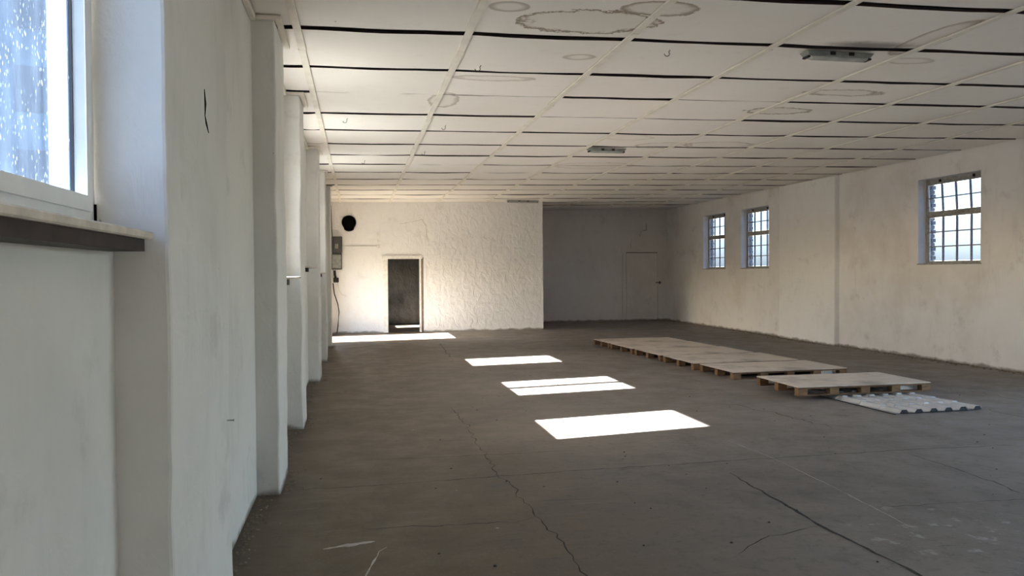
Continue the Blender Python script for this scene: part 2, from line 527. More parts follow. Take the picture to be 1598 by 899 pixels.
# back walls
DL = (0.70, 1.575, 0.0, 1.87)
wb = wall_along_x('wall_back', M['plaster_back'], YB, YB + 0.18, XW, XB, 0.0, TOP, [(0.70, 1.645, 0.0, 1.90)])
tag(wb, 'rough white plastered back wall with open doorway', 'wall', kind='structure')
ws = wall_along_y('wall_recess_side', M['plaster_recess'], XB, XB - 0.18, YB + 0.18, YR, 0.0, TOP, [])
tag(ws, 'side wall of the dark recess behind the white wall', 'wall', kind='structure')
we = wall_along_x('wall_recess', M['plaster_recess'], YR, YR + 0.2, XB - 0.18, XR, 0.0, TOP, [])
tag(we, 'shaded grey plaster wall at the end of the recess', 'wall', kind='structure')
wm = wall_along_x('wall_back_room', M['masonry'], YR, YR + 0.2, XW, XB - 0.18, 0.0, TOP, [])
tag(wm, 'raw dark masonry wall seen through the open doorway', 'wall', kind='structure')
wf = wall_along_x('wall_front', M['plaster_right'], Y0, Y0 - 0.2, XW, XR, 0.0, TOP, [])
tag(wf, 'plain plaster wall closing the hall behind the viewpoint', 'wall', kind='structure')

# ------------------------------------------------------------------ ceiling
ce = box_obj('ceiling', (XWO, XRO, Y0 - 0.2, YR + 0.3, TOP, TOP + 0.1), M['roof'])
tag(ce, 'low ceiling of stained cream boards with dark gaps and battens', 'ceiling', kind='structure')
STR = [-0.405, 0.81, 2.022, 3.255, 4.495, 5.749, 6.999, 8.239]
ROW = [4.80, 5.799, 6.884, 7.839, 8.878, 9.920, 10.986, 12.030, 13.072, 14.133, 15.186, 16.219, 17.246, 18.331, 19.36]
pre = []
yy = 4.80
while yy > Y0 + 0.5:
    yy -= 1.04
    pre.insert(0, yy)
ROWS = pre + ROW
XE = [XW] + STR + [XR]
YE = [Y0] + ROWS + [YB]
YE_REC = [20.40, 21.44, 22.4]
r0 = len(pre)         # index of the first photographed row in ROWS
TIGHT = {}
# joints that have closed up (column, photographed row): gap in metres
for key in ((1, 3), (2, 3), (3, 4), (4, 4), (4, 3), (3, 9), (2, 8), (0, 6), (0, 7), (4, 8)):
    TIGHT[key] = 0.012
def gap(col, rowi):
    return TIGHT.get((col, rowi - r0), 0.075 + 0.03 * random.Random(col * 31 + rowi * 7).random())

def ceiling_panel(x0, x1, y0, y1, seed, g0, g1):
    rnd = random.Random(seed)
    nx, ny, th = 8, 2, 0.020
    sag = rnd.uniform(0.0, 0.010)
    m = MB()
    def P(i, j):
        u, v = i / nx, j / ny
        x = x0 + (x1 - x0) * u
        wv = 0.008 * noise.noise(Vector((x * 2.3, seed * 1.7, j)))
        y = y0 + (y1 - y0) * v + (wv if j != 1 else 0)
        z = H(x, y) - sag * math.sin(math.pi * u) * (0.6 if j == 1 else 1.0) - 0.004 * noise.noise(Vector((x * 3, y, seed)))
        return x, y, z
    for lv in (0, 1):
        for j in range(ny + 1):
            for i in range(nx + 1):
                x, y, z = P(i, j)
                m.v.append((x, y, z + lv * th))
    n = nx + 1
    L = n * (ny + 1)
    for j in range(ny):
        for i in range(nx):
            a = j * n + i
            m.f.append((a, a + 1, a + n + 1, a + n))
            m.f.append((L + a, L + a + n, L + a + n + 1, L + a + 1))
    for i in range(nx):
        m.f.append((i, i + L, i + 1 + L, i + 1))
        a = ny * n + i
        m.f.append((a, a + 1, a + 1 + L, a + L))
    for j in range(ny):
        a = j * n
        m.f.append((a, a + n, a + n + L, a + L))
        a = j * n + nx
        m.f.append((a, a + L, a + n + L, a + n))
    o = m.build('ceiling_panel', M['ceiling'], ce)
    o.data.materials.append(M['joist'])
    for p in o.data.polygons:
        if abs(p.normal.z) < 0.5:
            p.material_index = 1
    return o

k = 0
for c in range(len(XE) - 1):
    xa, xb = XE[c] + (0.006 if c else 0.03), XE[c + 1] - (0.006 if c < len(XE) - 2 else 0.02)
    ye = list(YE)
    if xb > XB:
        ye = YE[:-1] + YE_REC
    for j in range(len(ye) - 1):
        ga = 0.01 if j == 0 else gap(c, j - 1)
        gb = 0.006 if j == len(ye) - 2 else gap(c, j)
        xa2 = xa
        ya, yb = ye[j] + ga / 2, ye[j + 1] - gb / 2
        if c == 4 + 0 and XE[c] < XB < XE[c + 1] and ya > YB - 0.2:
            xa2 = XB + 0.02
        k += 1
        ceiling_panel(xa2, xb, ya, yb, k, ga, gb)
# joists seen in the gaps
for yj in ROWS + YE_REC[:2]:
    m = MB()
    xs0 = XW + 0.03 if yj < YB else XB + 0.02
    P = []
    for zz in (0.023, 0.13):
        for (x, y) in ((xs0, yj - 0.06), (XR - 0.02, yj - 0.06), (XR - 0.02, yj + 0.06), (xs0, yj + 0.06)):
            P.append((x, y, H(x, y) + zz))
    m.hexa(P)
    m.build('joist', M['joist'], ce)
# cover battens, in lengths butted end to end
rnd = random.Random(3)
for si, xs in enumerate(STR):
    y = Y0 + 0.05
    yend = YB - 0.02 if xs < XB else 21.3
    while y < yend - 0.05:
        L = rnd.uniform(1.9, 3.1)
        if si < 2 and y < 6.2 < y + L + 1.2: L = 6.32 - si * 0.08 - y if 6.32 - y > 0.6 else L
        ye_ = min(y + L, yend)
        if yend - ye_ < 0.5: ye_ = yend
        dx = rnd.uniform(-0.008, 0.008)
        hw = 0.027
        P = []
        for zz in (-0.020, -0.006):
            for (x, yv) in ((xs - hw + dx, y), (xs + hw + dx, y), (xs + hw - dx, ye_ - 0.006), (xs - hw - dx, ye_ - 0.006)):
                P.append((x, yv, H(xs, yv) + zz))
        MBx = MB(); MBx.hexa(P)
        MBx.build('batten', M['batten'], ce)
        y = ye_
# smooth slab over the end of the recess
sl = MB()
P = []
for zz in (-0.01, 0.06):
    for (x, y) in ((XB + 0.01, 22.42), (XR - 0.01, 22.42), (XR - 0.01, YR - 0.01), (XB + 0.01, YR - 0.01)):
        P.append((x, y, H(x, y) + zz))
sl.hexa(P)
sl.build('recess_soffit', M['plaster_recess'], ce)
# ceiling of the back room
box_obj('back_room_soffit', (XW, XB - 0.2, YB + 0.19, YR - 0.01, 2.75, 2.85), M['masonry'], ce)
# boxed trims around the pilaster heads and along the left wall
for i, (a, b) in enumerate(PIL[:6]):
    h0 = H(XP, a)
    for bx in ((XP + 0.006, XP + 0.045, a - 0.05, b + 0.04, h0 - 0.035, h0 - 0.012),
               (XW + 0.01, XP + 0.006, a - 0.05, a - 0.012, h0 - 0.035, h0 - 0.012)):
        box_obj('pilaster_head_trim', bx, M['batten'], ce)
    nb = PIL[i + 1][0] if i < 5 else YB - 0.05
    box_obj('edge_trim', (XW + 0.004, XW + 0.035, b + 0.01, nb - 0.06, h0 - 0.045, h0 - 0.010), M['batten'], ce)
box_obj('edge_trim', (XW + 0.004, XW + 0.035, 0.1, 2.38, H(XW, 2) - 0.045, H(XW, 2) - 0.01), M['batten'], ce)

# ------------------------------------------------------------------ left windows
def left_window(n, hole, label, mull=None, sill_z=None, xs_front=-0.535, dirty=False, sill_y=None):
    ya, yb, za, zb = hole
    root = empty('window_%d' % n, (XW - 0.05, (ya + yb) / 2, za))
    tag(root, label, 'window', kind='structure')
    inv = Matrix.Translation(-Vector(root.location))
    xi, xo = XW - 0.045, XW - 0.105
    fw = 0.055
    def part(name, bxs, mat, parent=root, bev=0.0):
        m = MB()
        for b in bxs: m.box(*b)
        o = m.build(name, mat, parent, bev)
        if parent is root: o.data.transform(inv)
        return o
    fr = part('frame', [(xo, xi, ya, ya + fw, za, zb), (xo, xi, yb - fw, yb, za, zb),
                        (xo, xi, ya + fw, yb - fw, za, za + fw), (xo, xi, ya + fw, yb - fw, zb - fw, zb)], M['pvc'])
    cells = [(ya + fw, yb - fw)]
    if mull:
        part('mullion', [(xo, xi, mull - 0.06, mull + 0.06, za + fw, zb - fw)], M['pvc'])
        cells = [(ya + fw, mull - 0.06), (mull + 0.06, yb - fw)]
    for (a, b) in cells:
        if dirty:
            s = 0.042
            sa = part('sash', [(xo - 0.0, xi + 0.012, a, a + s, za + fw, zb - fw), (xo, xi + 0.012, b - s, b, za + fw, zb - fw),
                               (xo, xi + 0.012, a + s, b - s, za + fw, za + fw + s), (xo, xi + 0.012, a + s, b - s, zb - fw - s, zb - fw)], M['pvc'])
            q = s
            part('gasket', [(xo + 0.030, xo + 0.040, b - s - 0.005, b - s, za + fw + s, zb - fw - s)], M['dark_gasket'])
        else:
            q = 0.0
        part('pane', [(xo + 0.026, xo + 0.032, a + q, b - q, za + fw + q, zb - fw - q)], M['glass_dirty'] if dirty else M['glass_clear'])
    return root, part

sun_lab = 'white plastic window high in the left wall, '
w0, part = left_window(1, (0.88, 2.432, 1.62, 2.93), 'nearest white plastic window with rain-spotted glass and stone sill', dirty=True)
# outer shutter rail seen through the dirty pane
part('outer_frame', [(XWO - 0.03, XWO - 0.002, 2.428, 2.458, 1.63, 2.92)], M['pvc'])
ws1 = part('sill', [(XW - 0.04, -0.572, 0.80, 2.425, 1.600, 1.622)], M['sill_stone'], bev=0.004)
part('sill_bracket', [(XW - 0.02, -0.588, 0.80, 2.385, 1.566, 1.600)], M['sill_steel'])
part('foam_gap', [(XW - 0.07, XW - 0.04, 2.424, 2.434, 1.622, 1.70)], M['black'])
for n, (hi, sz, lab, ml) in enumerate(((1, 1.465, 'window behind the first pilaster beyond the near window, left wall', None),
                                       (2, 1.572, 'two-light window on the left wall throwing the split patch of sunlight', 9.62),
                                       (3, 1.505, 'window on the left wall nearest to the open side door', None)), start=2):
    hl = LWIN[hi]
    r_, part = left_window(n, hl, lab, ml)
    part('sill', [(XW - 0.04, -0.515, hl[0] - 0.14, hl[1] + 0.12, sz - 0.006, sz + 0.012)], M['sill_stone'], bev=0.003)
    part('sill_bracket', [(XW + 0.005, -0.527, hl[0] - 0.12, hl[0] + 0.02, sz - 0.05, sz - 0.006)], M['sill_steel'])
left_window(5, LWIN[4], 'added unseen window in the left wall behind the viewpoint, for more daylight')

# ------------------------------------------------------------------ right windows (steel, 4 x 5 panes)
def right_window(n, hole, label, tilt=0.0):
    ya, yb, za, zb = hole
    root = empty('window_%d' % n, (XR + 0.17, (ya + yb) / 2, za))
    tag(root, label, 'window', kind='structure')
    inv = Matrix.Translation(-Vector(root.location))
    def part(name, bxs, mat, rotm=None, parent=root):
        m = MB()
        for b in bxs: m.box(*b)
        o = m.build(name, mat, parent)
        if rotm is not None: o.data.transform(rotm)
        o.data.transform(inv)
        return o
    x0, x1 = XR + 0.15, XR + 0.20
    ft = 0.05
    part('frame', [(x0, x1, ya, ya + ft, za, zb), (x0, x1, yb - ft, yb, za, zb), (x0, x1, ya + ft, yb - ft, za, za + 0.025),
                   (x0, x1, ya + ft, yb - ft, zb - 0.075, zb)], M['steel_frame'])
    zt = za + (zb - za) * 0.585
    part('transom', [(x0 - 0.02, x1, ya + ft, yb - ft, zt - 0.03, zt + 0.03)], M['steel_frame'])
    piv = Vector((XR + 0.175, 0, zt + 0.03))
    rt = Matrix.Translation(piv) @ Matrix.Rotation(-tilt, 4, 'Y') @ Matrix.Translation(-piv)
    for (zlo, zhi, rows, tm) in ((za + 0.025, zt - 0.03, 3, None), (zt + 0.03, zb - 0.075, 2, rt)):
        a, b = ya + ft, yb - ft
        xm = (x0 + x1) / 2
        sb = 0.022
        part('sash', [(xm - 0.018, xm + 0.018, a, a + sb, zlo, zhi), (xm - 0.018, xm + 0.018, b - sb, b, zlo, zhi),
                      (xm - 0.018, xm + 0.018, a + sb, b - sb, zlo, zlo + sb), (xm - 0.018, xm + 0.018, a + sb, b - sb, zhi - sb, zhi)], M['steel_frame'], tm)
        a += sb; b -= sb; zlo += sb; zhi -= sb
        for i in range(1, 4):
            yc = a + (b - a) * i / 4
            part('muntin', [(xm - 0.014, xm + 0.014, yc - 0.011, yc + 0.011, zlo, zhi)], M['muntin'], tm)
        for j in range(1, rows):
            zc = zlo + (zhi - zlo) * j / rows
            part('glazing_bar', [(xm - 0.010, xm + 0.010, a, b, zc - 0.009, zc + 0.009)], M['muntin'], tm)
        for i in range(4):
            for j in range(rows):
                pa, pb = a + (b - a) * i / 4 + 0.011, a + (b - a) * (i + 1) / 4 - 0.011
                qa, qb = zlo + (zhi - zlo) * j / rows + 0.009, zlo + (zhi - zlo) * (j + 1) / rows - 0.009
                part('pane', [(xm - 0.002, xm + 0.002, pa, pb, qa, qb)], M['glass'], tm)
    # catches on the head
    for yc in (ya + 0.30, yb - 0.35):
        part('catch', [(x0 - 0.03, x0, yc - 0.012, yc + 0.012, zb - 0.06, zb - 0.02)], M['wire'])
    part('sill', [(XR - 0.01, x0, ya - 0.02, yb + 0.02, za - 0.012, za + 0.004)], M['steel_frame'])
    # bare brick of the outer reveal, far jamb
    zz = za
    j = 0
    while zz < zb - 0.04:
        off = 0.025 if j % 2 else 0.0
        part('brick', [(x1 + 0.02, XRO - 0.004, yb - 0.035 - off, yb, zz, min(zz + 0.062, zb))], M['brick'])
        zz += 0.075
        j += 1
    return root
right_window(6, RWIN[0], 'largest barred steel window, nearest on the right wall', 0.06)
right_window(7, RWIN[1], 'middle barred steel window, just beyond the wide right pilaster')
right_window(8, RWIN[2], 'farthest barred steel window, next to the dark recess')

# ------------------------------------------------------------------ doors
d1 = empty('door_1', (1.14, YB, 0))
tag(d1, 'open doorway with white frame in the back wall', 'doorway', kind='structure')
def dpart(root, name, b, mat, parent=None, bev=0.0):
    o = box_obj(name, b, mat, parent or root, bev)
    o.data.transform(Matrix.Translation(-Vector(root.location)))
    return o
dpart(d1, 'jamb', (0.700, 0.745, YB - 0.03, YB + 0.16, 0, 1.865), M['paint_white'])
dpart(d1, 'jamb', (1.545, 1.585, YB - 0.03, YB + 0.16, 0, 1.865), M['paint_white'])
dpart(d1, 'head', (0.60, 1.62, YB - 0.035, YB + 0.16, 1.865, 1.945), M['paint_white'])
dpart(d1, 'architrave', (0.63, 0.700, YB - 0.02, YB + 0.002, 0, 1.865), M['paint_white'])
dpart(d1, 'mortar_bed', (1.600, 1.644, YB + 0.05, YB + 0.17, 0, 1.865), M['mortar'])
zz = 0.02
rb = random.Random(5)
while zz < 1.80:
    o_ = rb.uniform(0, 0.018)
    dpart(d1, 'brick', (1.600 + o_, 1.643, YB + 0.03 + o_, YB + 0.12, zz, zz + 0.066), M['brick'])
    zz += 0.082

d2 = empty('door_2', (8.6, YR, 0))
tag(d2, 'closed door painted over grey in the recess wall', 'door', kind='structure')
dpart(d2, 'jamb', (7.99, 8.095, YR - 0.03, YR, 0, 2.10), M['plaster_recess'])
dpart(d2, 'jamb', (9.125, 9.225, YR - 0.03, YR, 0, 2.10), M['plaster_recess'])
dpart(d2, 'head', (7.96, 9.25, YR - 0.04, YR, 2.10, 2.20), M['plaster_recess'])
dpart(d2, 'head_shadow_gap', (8.10, 9.12, YR - 0.012, YR, 2.080, 2.10), M['dark_gasket'])  # dark strip; the shade of the gap is put into its colour
leaf = dpart(d2, 'leaf', (8.112, 9.108, YR - 0.022, YR, 0.01, 2.080), M['plaster_recess'])
dpart(d2, 'latch', (9.06, 9.24, YR - 0.065, YR - 0.032, 1.15, 1.175), M['wire'], leaf)
dpart(d2, 'latch_pin', (9.17, 9.19, YR - 0.07, YR - 0.04, 1.11, 1.21), M['wire'], leaf)

# open side door frame on the left wall
d3 = empty('door_3', (XW, 18.5, 0))
tag(d3, 'open side doorway in the left wall letting sunlight in', 'doorway', kind='structure')
dpart(d3, 'jamb', (XWO + 0.01, XW - 0.01, LDOOR[0] + 0.002, LDOOR[0] + 0.05, 0, 1.95), M['paint_white'])
dpart(d3, 'jamb', (XWO + 0.01, XW - 0.01, LDOOR[1] - 0.05, LDOOR[1] - 0.002, 0, 1.95), M['paint_white'])
dpart(d3, 'head', (XWO + 0.01, XW - 0.01, LDOOR[0] + 0.002, LDOOR[1] - 0.002, 1.95, 1.998), M['paint_white'])

# ------------------------------------------------------------------ floor cracks
def ribbon(pts, wd, name, mat, parent, jit=0.02, step=0.07, z=0.0015, seed=1):
    rnd = random.Random(seed)
    P = []
    for (a, b) in zip(pts, pts[1:]):
        a, b = Vector((*a, 0)), Vector((*b, 0))
        n = max(1, int((b - a).length / step))
        for i in range(n):
            P.append(a.lerp(b, i / n))
    P.append(Vector((*pts[-1], 0)))
    Q = []
    for i, p in enumerate(P):
        t = (P[min(i + 1, len(P) - 1)] - P[max(i - 1, 0)]).normalized()
        nrm = Vector((-t.y, t.x, 0))
        Q.append((p + nrm * rnd.gauss(0, jit * 0.5) + nrm * jit * noise.noise(Vector((i * 0.35, seed, 0))), nrm))
    m = MB()
    for i, (p, nrm) in enumerate(Q):
        e = min(i, len(Q) - 1 - i)
        w_ = wd * min(1.0, 0.25 + e * 0.25) * rnd.uniform(0.35, 1.3) * 0.5
        m.v.append((p.x + nrm.x * w_, p.y + nrm.y * w_, z))
        m.v.append((p.x - nrm.x * w_, p.y - nrm.y * w_, z))
    for i in range(len(Q) - 1):
        m.f.append((2 * i, 2 * i + 1, 2 * i + 3, 2 * i + 2))
    return m.build(name, mat, parent)

CR = [([(2.70, 5.45), (2.69, 5.317), (2.671, 4.739), (2.663, 4.085), (2.695, 3.435), (2.69, 2.6)], 0.020, 0.012),
      ([(1.0, 8.8), (1.021, 8.204), (1.028, 7.352), (1.006, 5.688), (1.06, 5.413), (1.04, 5.25), (1.064, 4.804), (1.09, 4.31), (1.103, 3.3)], 0.008, 0.03),
      ([(-0.45, 5.656), (0.17, 5.657), (0.915, 5.709), (1.606, 5.748), (2.822, 5.789), (4.388, 5.829), (5.5, 5.793)], 0.011, 0.012),
      ([(0.009, 4.714), (0.514, 4.666), (0.898, 4.645), (1.05, 4.74)], 0.010, 0.02),
      ([(4.40, 5.80), (4.40, 5.13), (4.363, 4.524), (4.3, 3.4)], 0.010, 0.02),
      ([(3.777, 8.386), (4.156, 8.208), (4.20, 8.0), (4.366, 7.247), (4.398, 6.802)], 0.014, 0.04),
      ([(-0.158, 6.452), (0.711, 6.416), (1.793, 6.412)], 0.009, 0.012),
      ([(2.665, 4.2), (2.2, 4.05), (1.95, 3.85)], 0.009, 0.02),
      ([(6.3, 9.9), (6.55, 8.2), (6.6, 6.9), (6.55, 5.6)], 0.010, 0.03),
      ([(7.4, 8.6), (7.45, 7.4), (7.3, 6.3)], 0.010, 0.03),
      ([(0.2, 13.2), (1.4, 13.25), (3.2, 13.3), (4.6, 13.25)], 0.016, 0.02),
      ([(0.3, 9.6), (1.6, 9.5), (3.0, 9.35), (4.0, 9.05)], 0.010, 0.03),
      ([(1.7, 17.0), (1.65, 15.4), (1.6, 14.0)], 0.016, 0.03),
      ([(3.2, 4.45), (4.4, 4.4), (5.4, 4.5)], 0.007, 0.02)]
for i, (pts, wd, jt) in enumerate(CR):
    ribbon(pts, wd, 'floor_crack', M['crack'], fl, jt, seed=i + 3)
# chalky wheel scuffs
arc = [(1.0 + 0.75 * math.cos(a), 7.35 + 0.9 * math.sin(a)) for a in [0.2 + 0.16 * i for i in range(14)]]
ribbon([(0.0, 3.6), (0.02, 3.95), (0.10, 4.30), (0.14, 4.36)], 0.012, 'floor_scuff', M['chalk'], fl, 0.004, seed=40)
ribbon([(3.2, 6.5), (3.25, 5.85), (3.22, 5.0), (3.15, 4.0)], 0.006, 'floor_scuff', M['chalk'], fl, 0.004, seed=41)
ribbon([(-0.20, 4.40), (-0.10, 4.43), (0.08, 4.47)], 0.055, 'floor_scuff', M['chalk'], fl, 0.006, 0.03, seed=42)

# ------------------------------------------------------------------ pallets
def make_pallet(label, x0, y0, w_, d_, rz, z0=0.0, scrap=False, split=0.62):
    """plywood-topped pallet: origin at the near left foot"""
    t = empty('pallet', (x0, y0, z0), rz)
    tag(t, label, 'pallet', 'plywood-topped pallets laid in a row')
    hgt = 0.112
    for (da, db) in ((0.0, d_ * split - 0.003), (d_ * split + 0.003, d_)):
        box_obj('deck_sheet', (0, w_, da, db, hgt - 0.012, hgt), M['ply'], t, 0.002)
    # under-deck boards along x at front, middle and back
    for yb_ in (0.0, d_ / 2 - 0.05, d_ - 0.10):
        box_obj('stringer_board', (0.004, w_ - 0.004, yb_ + 0.003, yb_ + 0.097, hgt - 0.030, hgt - 0.012), M['block_dark'], t)
        box_obj('bottom_board', (0.004, w_ - 0.004, yb_ + 0.003, yb_ + 0.097, 0.0, 0.014), M['block_dark'], t)
    nb = 5
    for yb_ in (0.0, d_ / 2 - 0.045, d_ - 0.09):
        for i in range(nb):
            bx = i * (w_ - 0.12) / (nb - 1)
            box_obj('block', (bx + 0.001, bx + 0.119, yb_ + 0.001, yb_ + 0.089, 0.014, hgt - 0.030), M['block'], t, 0.003)
    if scrap:
        # pale filler boards slid in between deck and foot
        box_obj('filler_board', (0.58, 0.86, 0.45, 0.465, 0.02, 0.078), M['paint_white'], t)
    box_obj('filler_board', (w_ - 0.44, w_ - 0.16, 0.10, 0.115, 0.016, 0.08), M['paint_white'], t)
    return t
make_pallet('nearest pallet, resting on the grey ribbed roofing sheet', 4.972, 8.31, 1.735, 0.98, 0.0, 0.049, True)
make_pallet('second pallet from the front, standing clear of the row with a pale top', 5.062, 10.10, 1.78, 1.01, 0.035)
make_pallet('third pallet from the front, first of the four butted together', 4.985, 11.24, 1.78, 1.12, 0.04)
make_pallet('fourth pallet from the front, second of the four butted together', 4.930, 12.46, 1.72, 1.10, 0.045)
make_pallet('fifth pallet from the front, with dark patches on its far edge', 4.865, 13.66, 1.68, 1.10, 0.045)
make_pallet('farthest pallet, last in the row toward the recess', 4.815, 14.85, 1.66, 0.92, 0.04)

# ------------------------------------------------------------------ ribbed roofing sheet
def roofing_sheet():
    t = empty('roofing_sheet', (5.45, 7.28, 0), 0.045)
    tag(t, 'light grey tile-profile metal roofing sheet under the nearest pallet', 'roofing sheet')
    W_, L_, ribs = 1.10, 1.60, 6
    prof = []
    pw = W_ / ribs
    for i in range(ribs):
        x = i * pw
        prof += [(x, 0.0), (x + pw * 0.34, 0.0), (x + pw * 0.48, 0.034), (x + pw * 0.80, 0.034), (x + pw * 0.94, 0.0)]
    prof.append((W_, 0.0))
    rows = []
    nst = 5
    sl = L_ / nst
    for s in range(nst):
        rows += [(s * sl, 0.012), (s * sl + sl - 0.004, 0.000)]
    m = MB()
    n = len(prof)
    for (y, dz) in rows:
        for (x, z) in prof:
            m.v.append((x, y, 0.003 + z + dz * 0.8))
    for j in range(len(rows) - 1):
        for i in range(n - 1):
            a = j * n + i
            m.f.append((a, a + 1, a + 1 + n, a + n))
    o = m.build('profiled_sheet', M['sheet'], t)
    sm = o.modifiers.new('thickness', 'SOLIDIFY')
    sm.thickness = 0.0015
    sm.offset = -1
    # dark folded lip on the open left edge
    m = MB()
    m.box(-0.006, 0.004, -0.01, L_ * 0.98, 0.001, 0.010)
    m.build('edge_lip', M['dark_gasket'], t)
    for i in range(ribs):
        x = i * pw
        e = MB()
        P = []
        for yv in (0.004, 0.012):
            P += [(x + pw * 0.37, yv, 0.008), (x + pw * 0.91, yv, 0.008), (x + pw * 0.79, yv, 0.044), (x + pw * 0.49, yv, 0.044)]
        e.hexa(P)
        e.build('rib_end', M['dark_gasket'], t)
    return t
roofing_sheet()

# ------------------------------------------------------------------ ceiling lamps
def lamp(label, x0, x1, y, sc_=1.0):
    z = H((x0 + x1) / 2, y) - 0.022
    t = empty('fluorescent_lamp', ((x0 + x1) / 2, y, z))
    tag(t, label, 'ceiling lamp', 'dead fluorescent ceiling lamps')
    L = (x1 - x0) / 2
    hw = 0.050
    m = MB()
    m.hexa([(-L + 0.03, -hw, -0.035), (L - 0.03, -hw, -0.035), (L - 0.03, hw, -0.035), (-L + 0.03, hw, -0.035),
            (-L, -hw - 0.01, 0), (L, -hw - 0.01, 0), (L, hw + 0.01, 0), (-L, hw + 0.01, 0)])
    m.build('housing', M['lamp_grey'], t, 0.004)
    m = MB()
    m.hexa([(-L + 0.07, -0.030, -0.056), (L - 0.05, -0.030, -0.056), (L - 0.05, 0.030, -0.056), (-L + 0.07, 0.030, -0.056),
            (-L + 0.04, -0.044, -0.0355), (L - 0.04, -0.044, -0.0355), (L - 0.04, 0.044, -0.0355), (-L + 0.04, 0.044, -0.0355)])
    m.build('diffuser', M['lamp_glass'], t, 0.006)
    for s in (-1, 1):
        box_obj('end_clip', (s * (L - 0.03) - 0.012, s * (L - 0.03) + 0.012, -0.040, 0.040, -0.050, -0.036), M['dark_gasket'], t)
    for s in (-0.25, 0.3):
        box_obj('latch', (s * L - 0.02, s * L + 0.02, -hw - 0.022, -hw - 0.008, -0.03, -0.004), M['wire'], t)
    return t
lamp('nearest grey ceiling lamp at the upper right, beside a smoky smudge', 3.57, 4.18, 5.90)
lamp('middle grey ceiling lamp halfway down the hall', 3.28, 3.86, 11.10)
lamp('farthest ceiling lamp, by the top corner of the white back wall', 3.72, 4.55, 19.75)

# ------------------------------------------------------------------ flue hole, meter boxes, conduit on the back wall
t = empty('flue_hole', (-0.207, YB, 2.78))
tag(t, 'round sooty black flue hole high on the white wall', 'flue hole')
m = MB()
n = 28
ringo, ringi = [], []
for i in range(n):
    a = 2 * math.pi * i / n
    r = 0.178
    x, z = r * math.cos(a), r * math.sin(a)
    if z < -0.10 and abs(x) < 0.135: z -= 0.045
    ringo.append((x, z))
for (y, s_) in ((-0.035, 1.0), (-0.035, 0.86), (-0.006, 0.86)):
    for (x, z) in ringo: m.v.append((x * s_, y, z * s_))
for kk in range(2):
    for i in range(n):
        a = kk * n + i; b = kk * n + (i + 1) % n
        m.f.append((a, b, b + n, a + n))
m.f.append(tuple(2 * n + i for i in range(n)))
base = len(m.v)
for (x, z) in ringo: m.v.append((x, -0.001, z))
for i in range(n):
    m.f.append((i, (i + 1) % n, base + (i + 1) % n, base + i))
m.build('flue_collar', M['black'], t)  # closed disc: soot, with the hole's darkness also put into the black
box_obj('damper', (-0.11, 0.11, -0.016, -0.008, -0.13, 0.10), M['black'], t)

t = empty('meter_box', (-0.53, YB, 2.02))
tag(t, 'upper grey electric meter box in the far left corner', 'meter box', 'grey boxes in the corner')
box_obj('case', (-0.13, 0.155, -0.14, -0.002, 0.0, 0.405), M['grey_box'], t, 0.012)
box_obj('cover', (-0.10, 0.125, -0.150, -0.141, 0.03, 0.375), M['grey_box'], t, 0.004)
box_obj('dial', (-0.02, 0.06, -0.158, -0.151, 0.10, 0.22), M['lamp_grey'], t)
t = empty('meter_box', (-0.53, YB, 1.60))
tag(t, 'lower grey box hung right under the upper meter box', 'meter box', 'grey boxes in the corner')
box_obj('case', (-0.13, 0.145, -0.13, -0.002, 0.0, 0.405), M['grey_box'], t, 0.012)
box_obj('cover', (-0.09, 0.12, -0.140, -0.131, 0.04, 0.37), M['lamp_grey'], t, 0.004)
t = empty('plug_socket', (-0.57, YB, 1.34))
tag(t, 'black plug and cable end dangling under the meter boxes', 'plug')
m = MB(); m.tube([(0.0, -0.05, 0.24), (0.01, -0.055, 0.12), (0.03, -0.06, 0.04)], 0.028)
m.build('cable', M['wire'], t)
box_obj('plug', (-0.03, 0.10, -0.11, -0.01, -0.06, 0.06), M['wire'], t, 0.012)
m = MB()
m.tube([(-0.61, YB - 0.03, 1.26), (-0.58, YB - 0.06, 1.0), (-0.50, YB - 0.06, 0.75), (-0.47, YB - 0.05, 0.55), (-0.50, YB - 0.05, 0.2), (-0.53, YB - 0.05, 0.01)], 0.013)
tag(m.build('hanging_cable', M['wire'], smooth=True), 'dark cable hanging from the plug down to the floor', 'cable')
m = MB()
m.tube([(-0.50, YB - 0.02, 1.27), (-0.46, YB - 0.03, 1.08), (-0.40, YB - 0.03, 0.98), (-0.28, YB - 0.02, 0.93)], 0.006)
tag(m.build('loose_wire', M['conduit'], smooth=True), 'thin pale wire curling away from the plug on the white wall', 'wire')
m = MB()
m.tube([(-0.62, YB - 0.03, 2.43), (-0.63, YB - 0.03, 2.7), (-0.64, YB - 0.02, 3.2)], 0.012)
tag(m.build('feed_cable', M['wire'], smooth=True), 'dark cable rising from the upper meter box to the ceiling', 'cable')
t = empty('conduit', (0, YB, 2.19))
tag(t, 'thin painted conduit running across the white wall to a small switch', 'conduit')
m = MB(); m.tube([(-0.37, -0.012, 0), (0.50, -0.012, 0)], 0.010)
m.build('pipe', M['conduit'], t)
box_obj('switch', (0.47, 0.55, -0.03, -0.002, -0.05, 0.04), M['paint_white'], t, 0.005)
box_obj('switch_plate', (0.49, 0.55, -0.018, -0.002, 0.10, 0.34), M['paint_white'], t, 0.004)

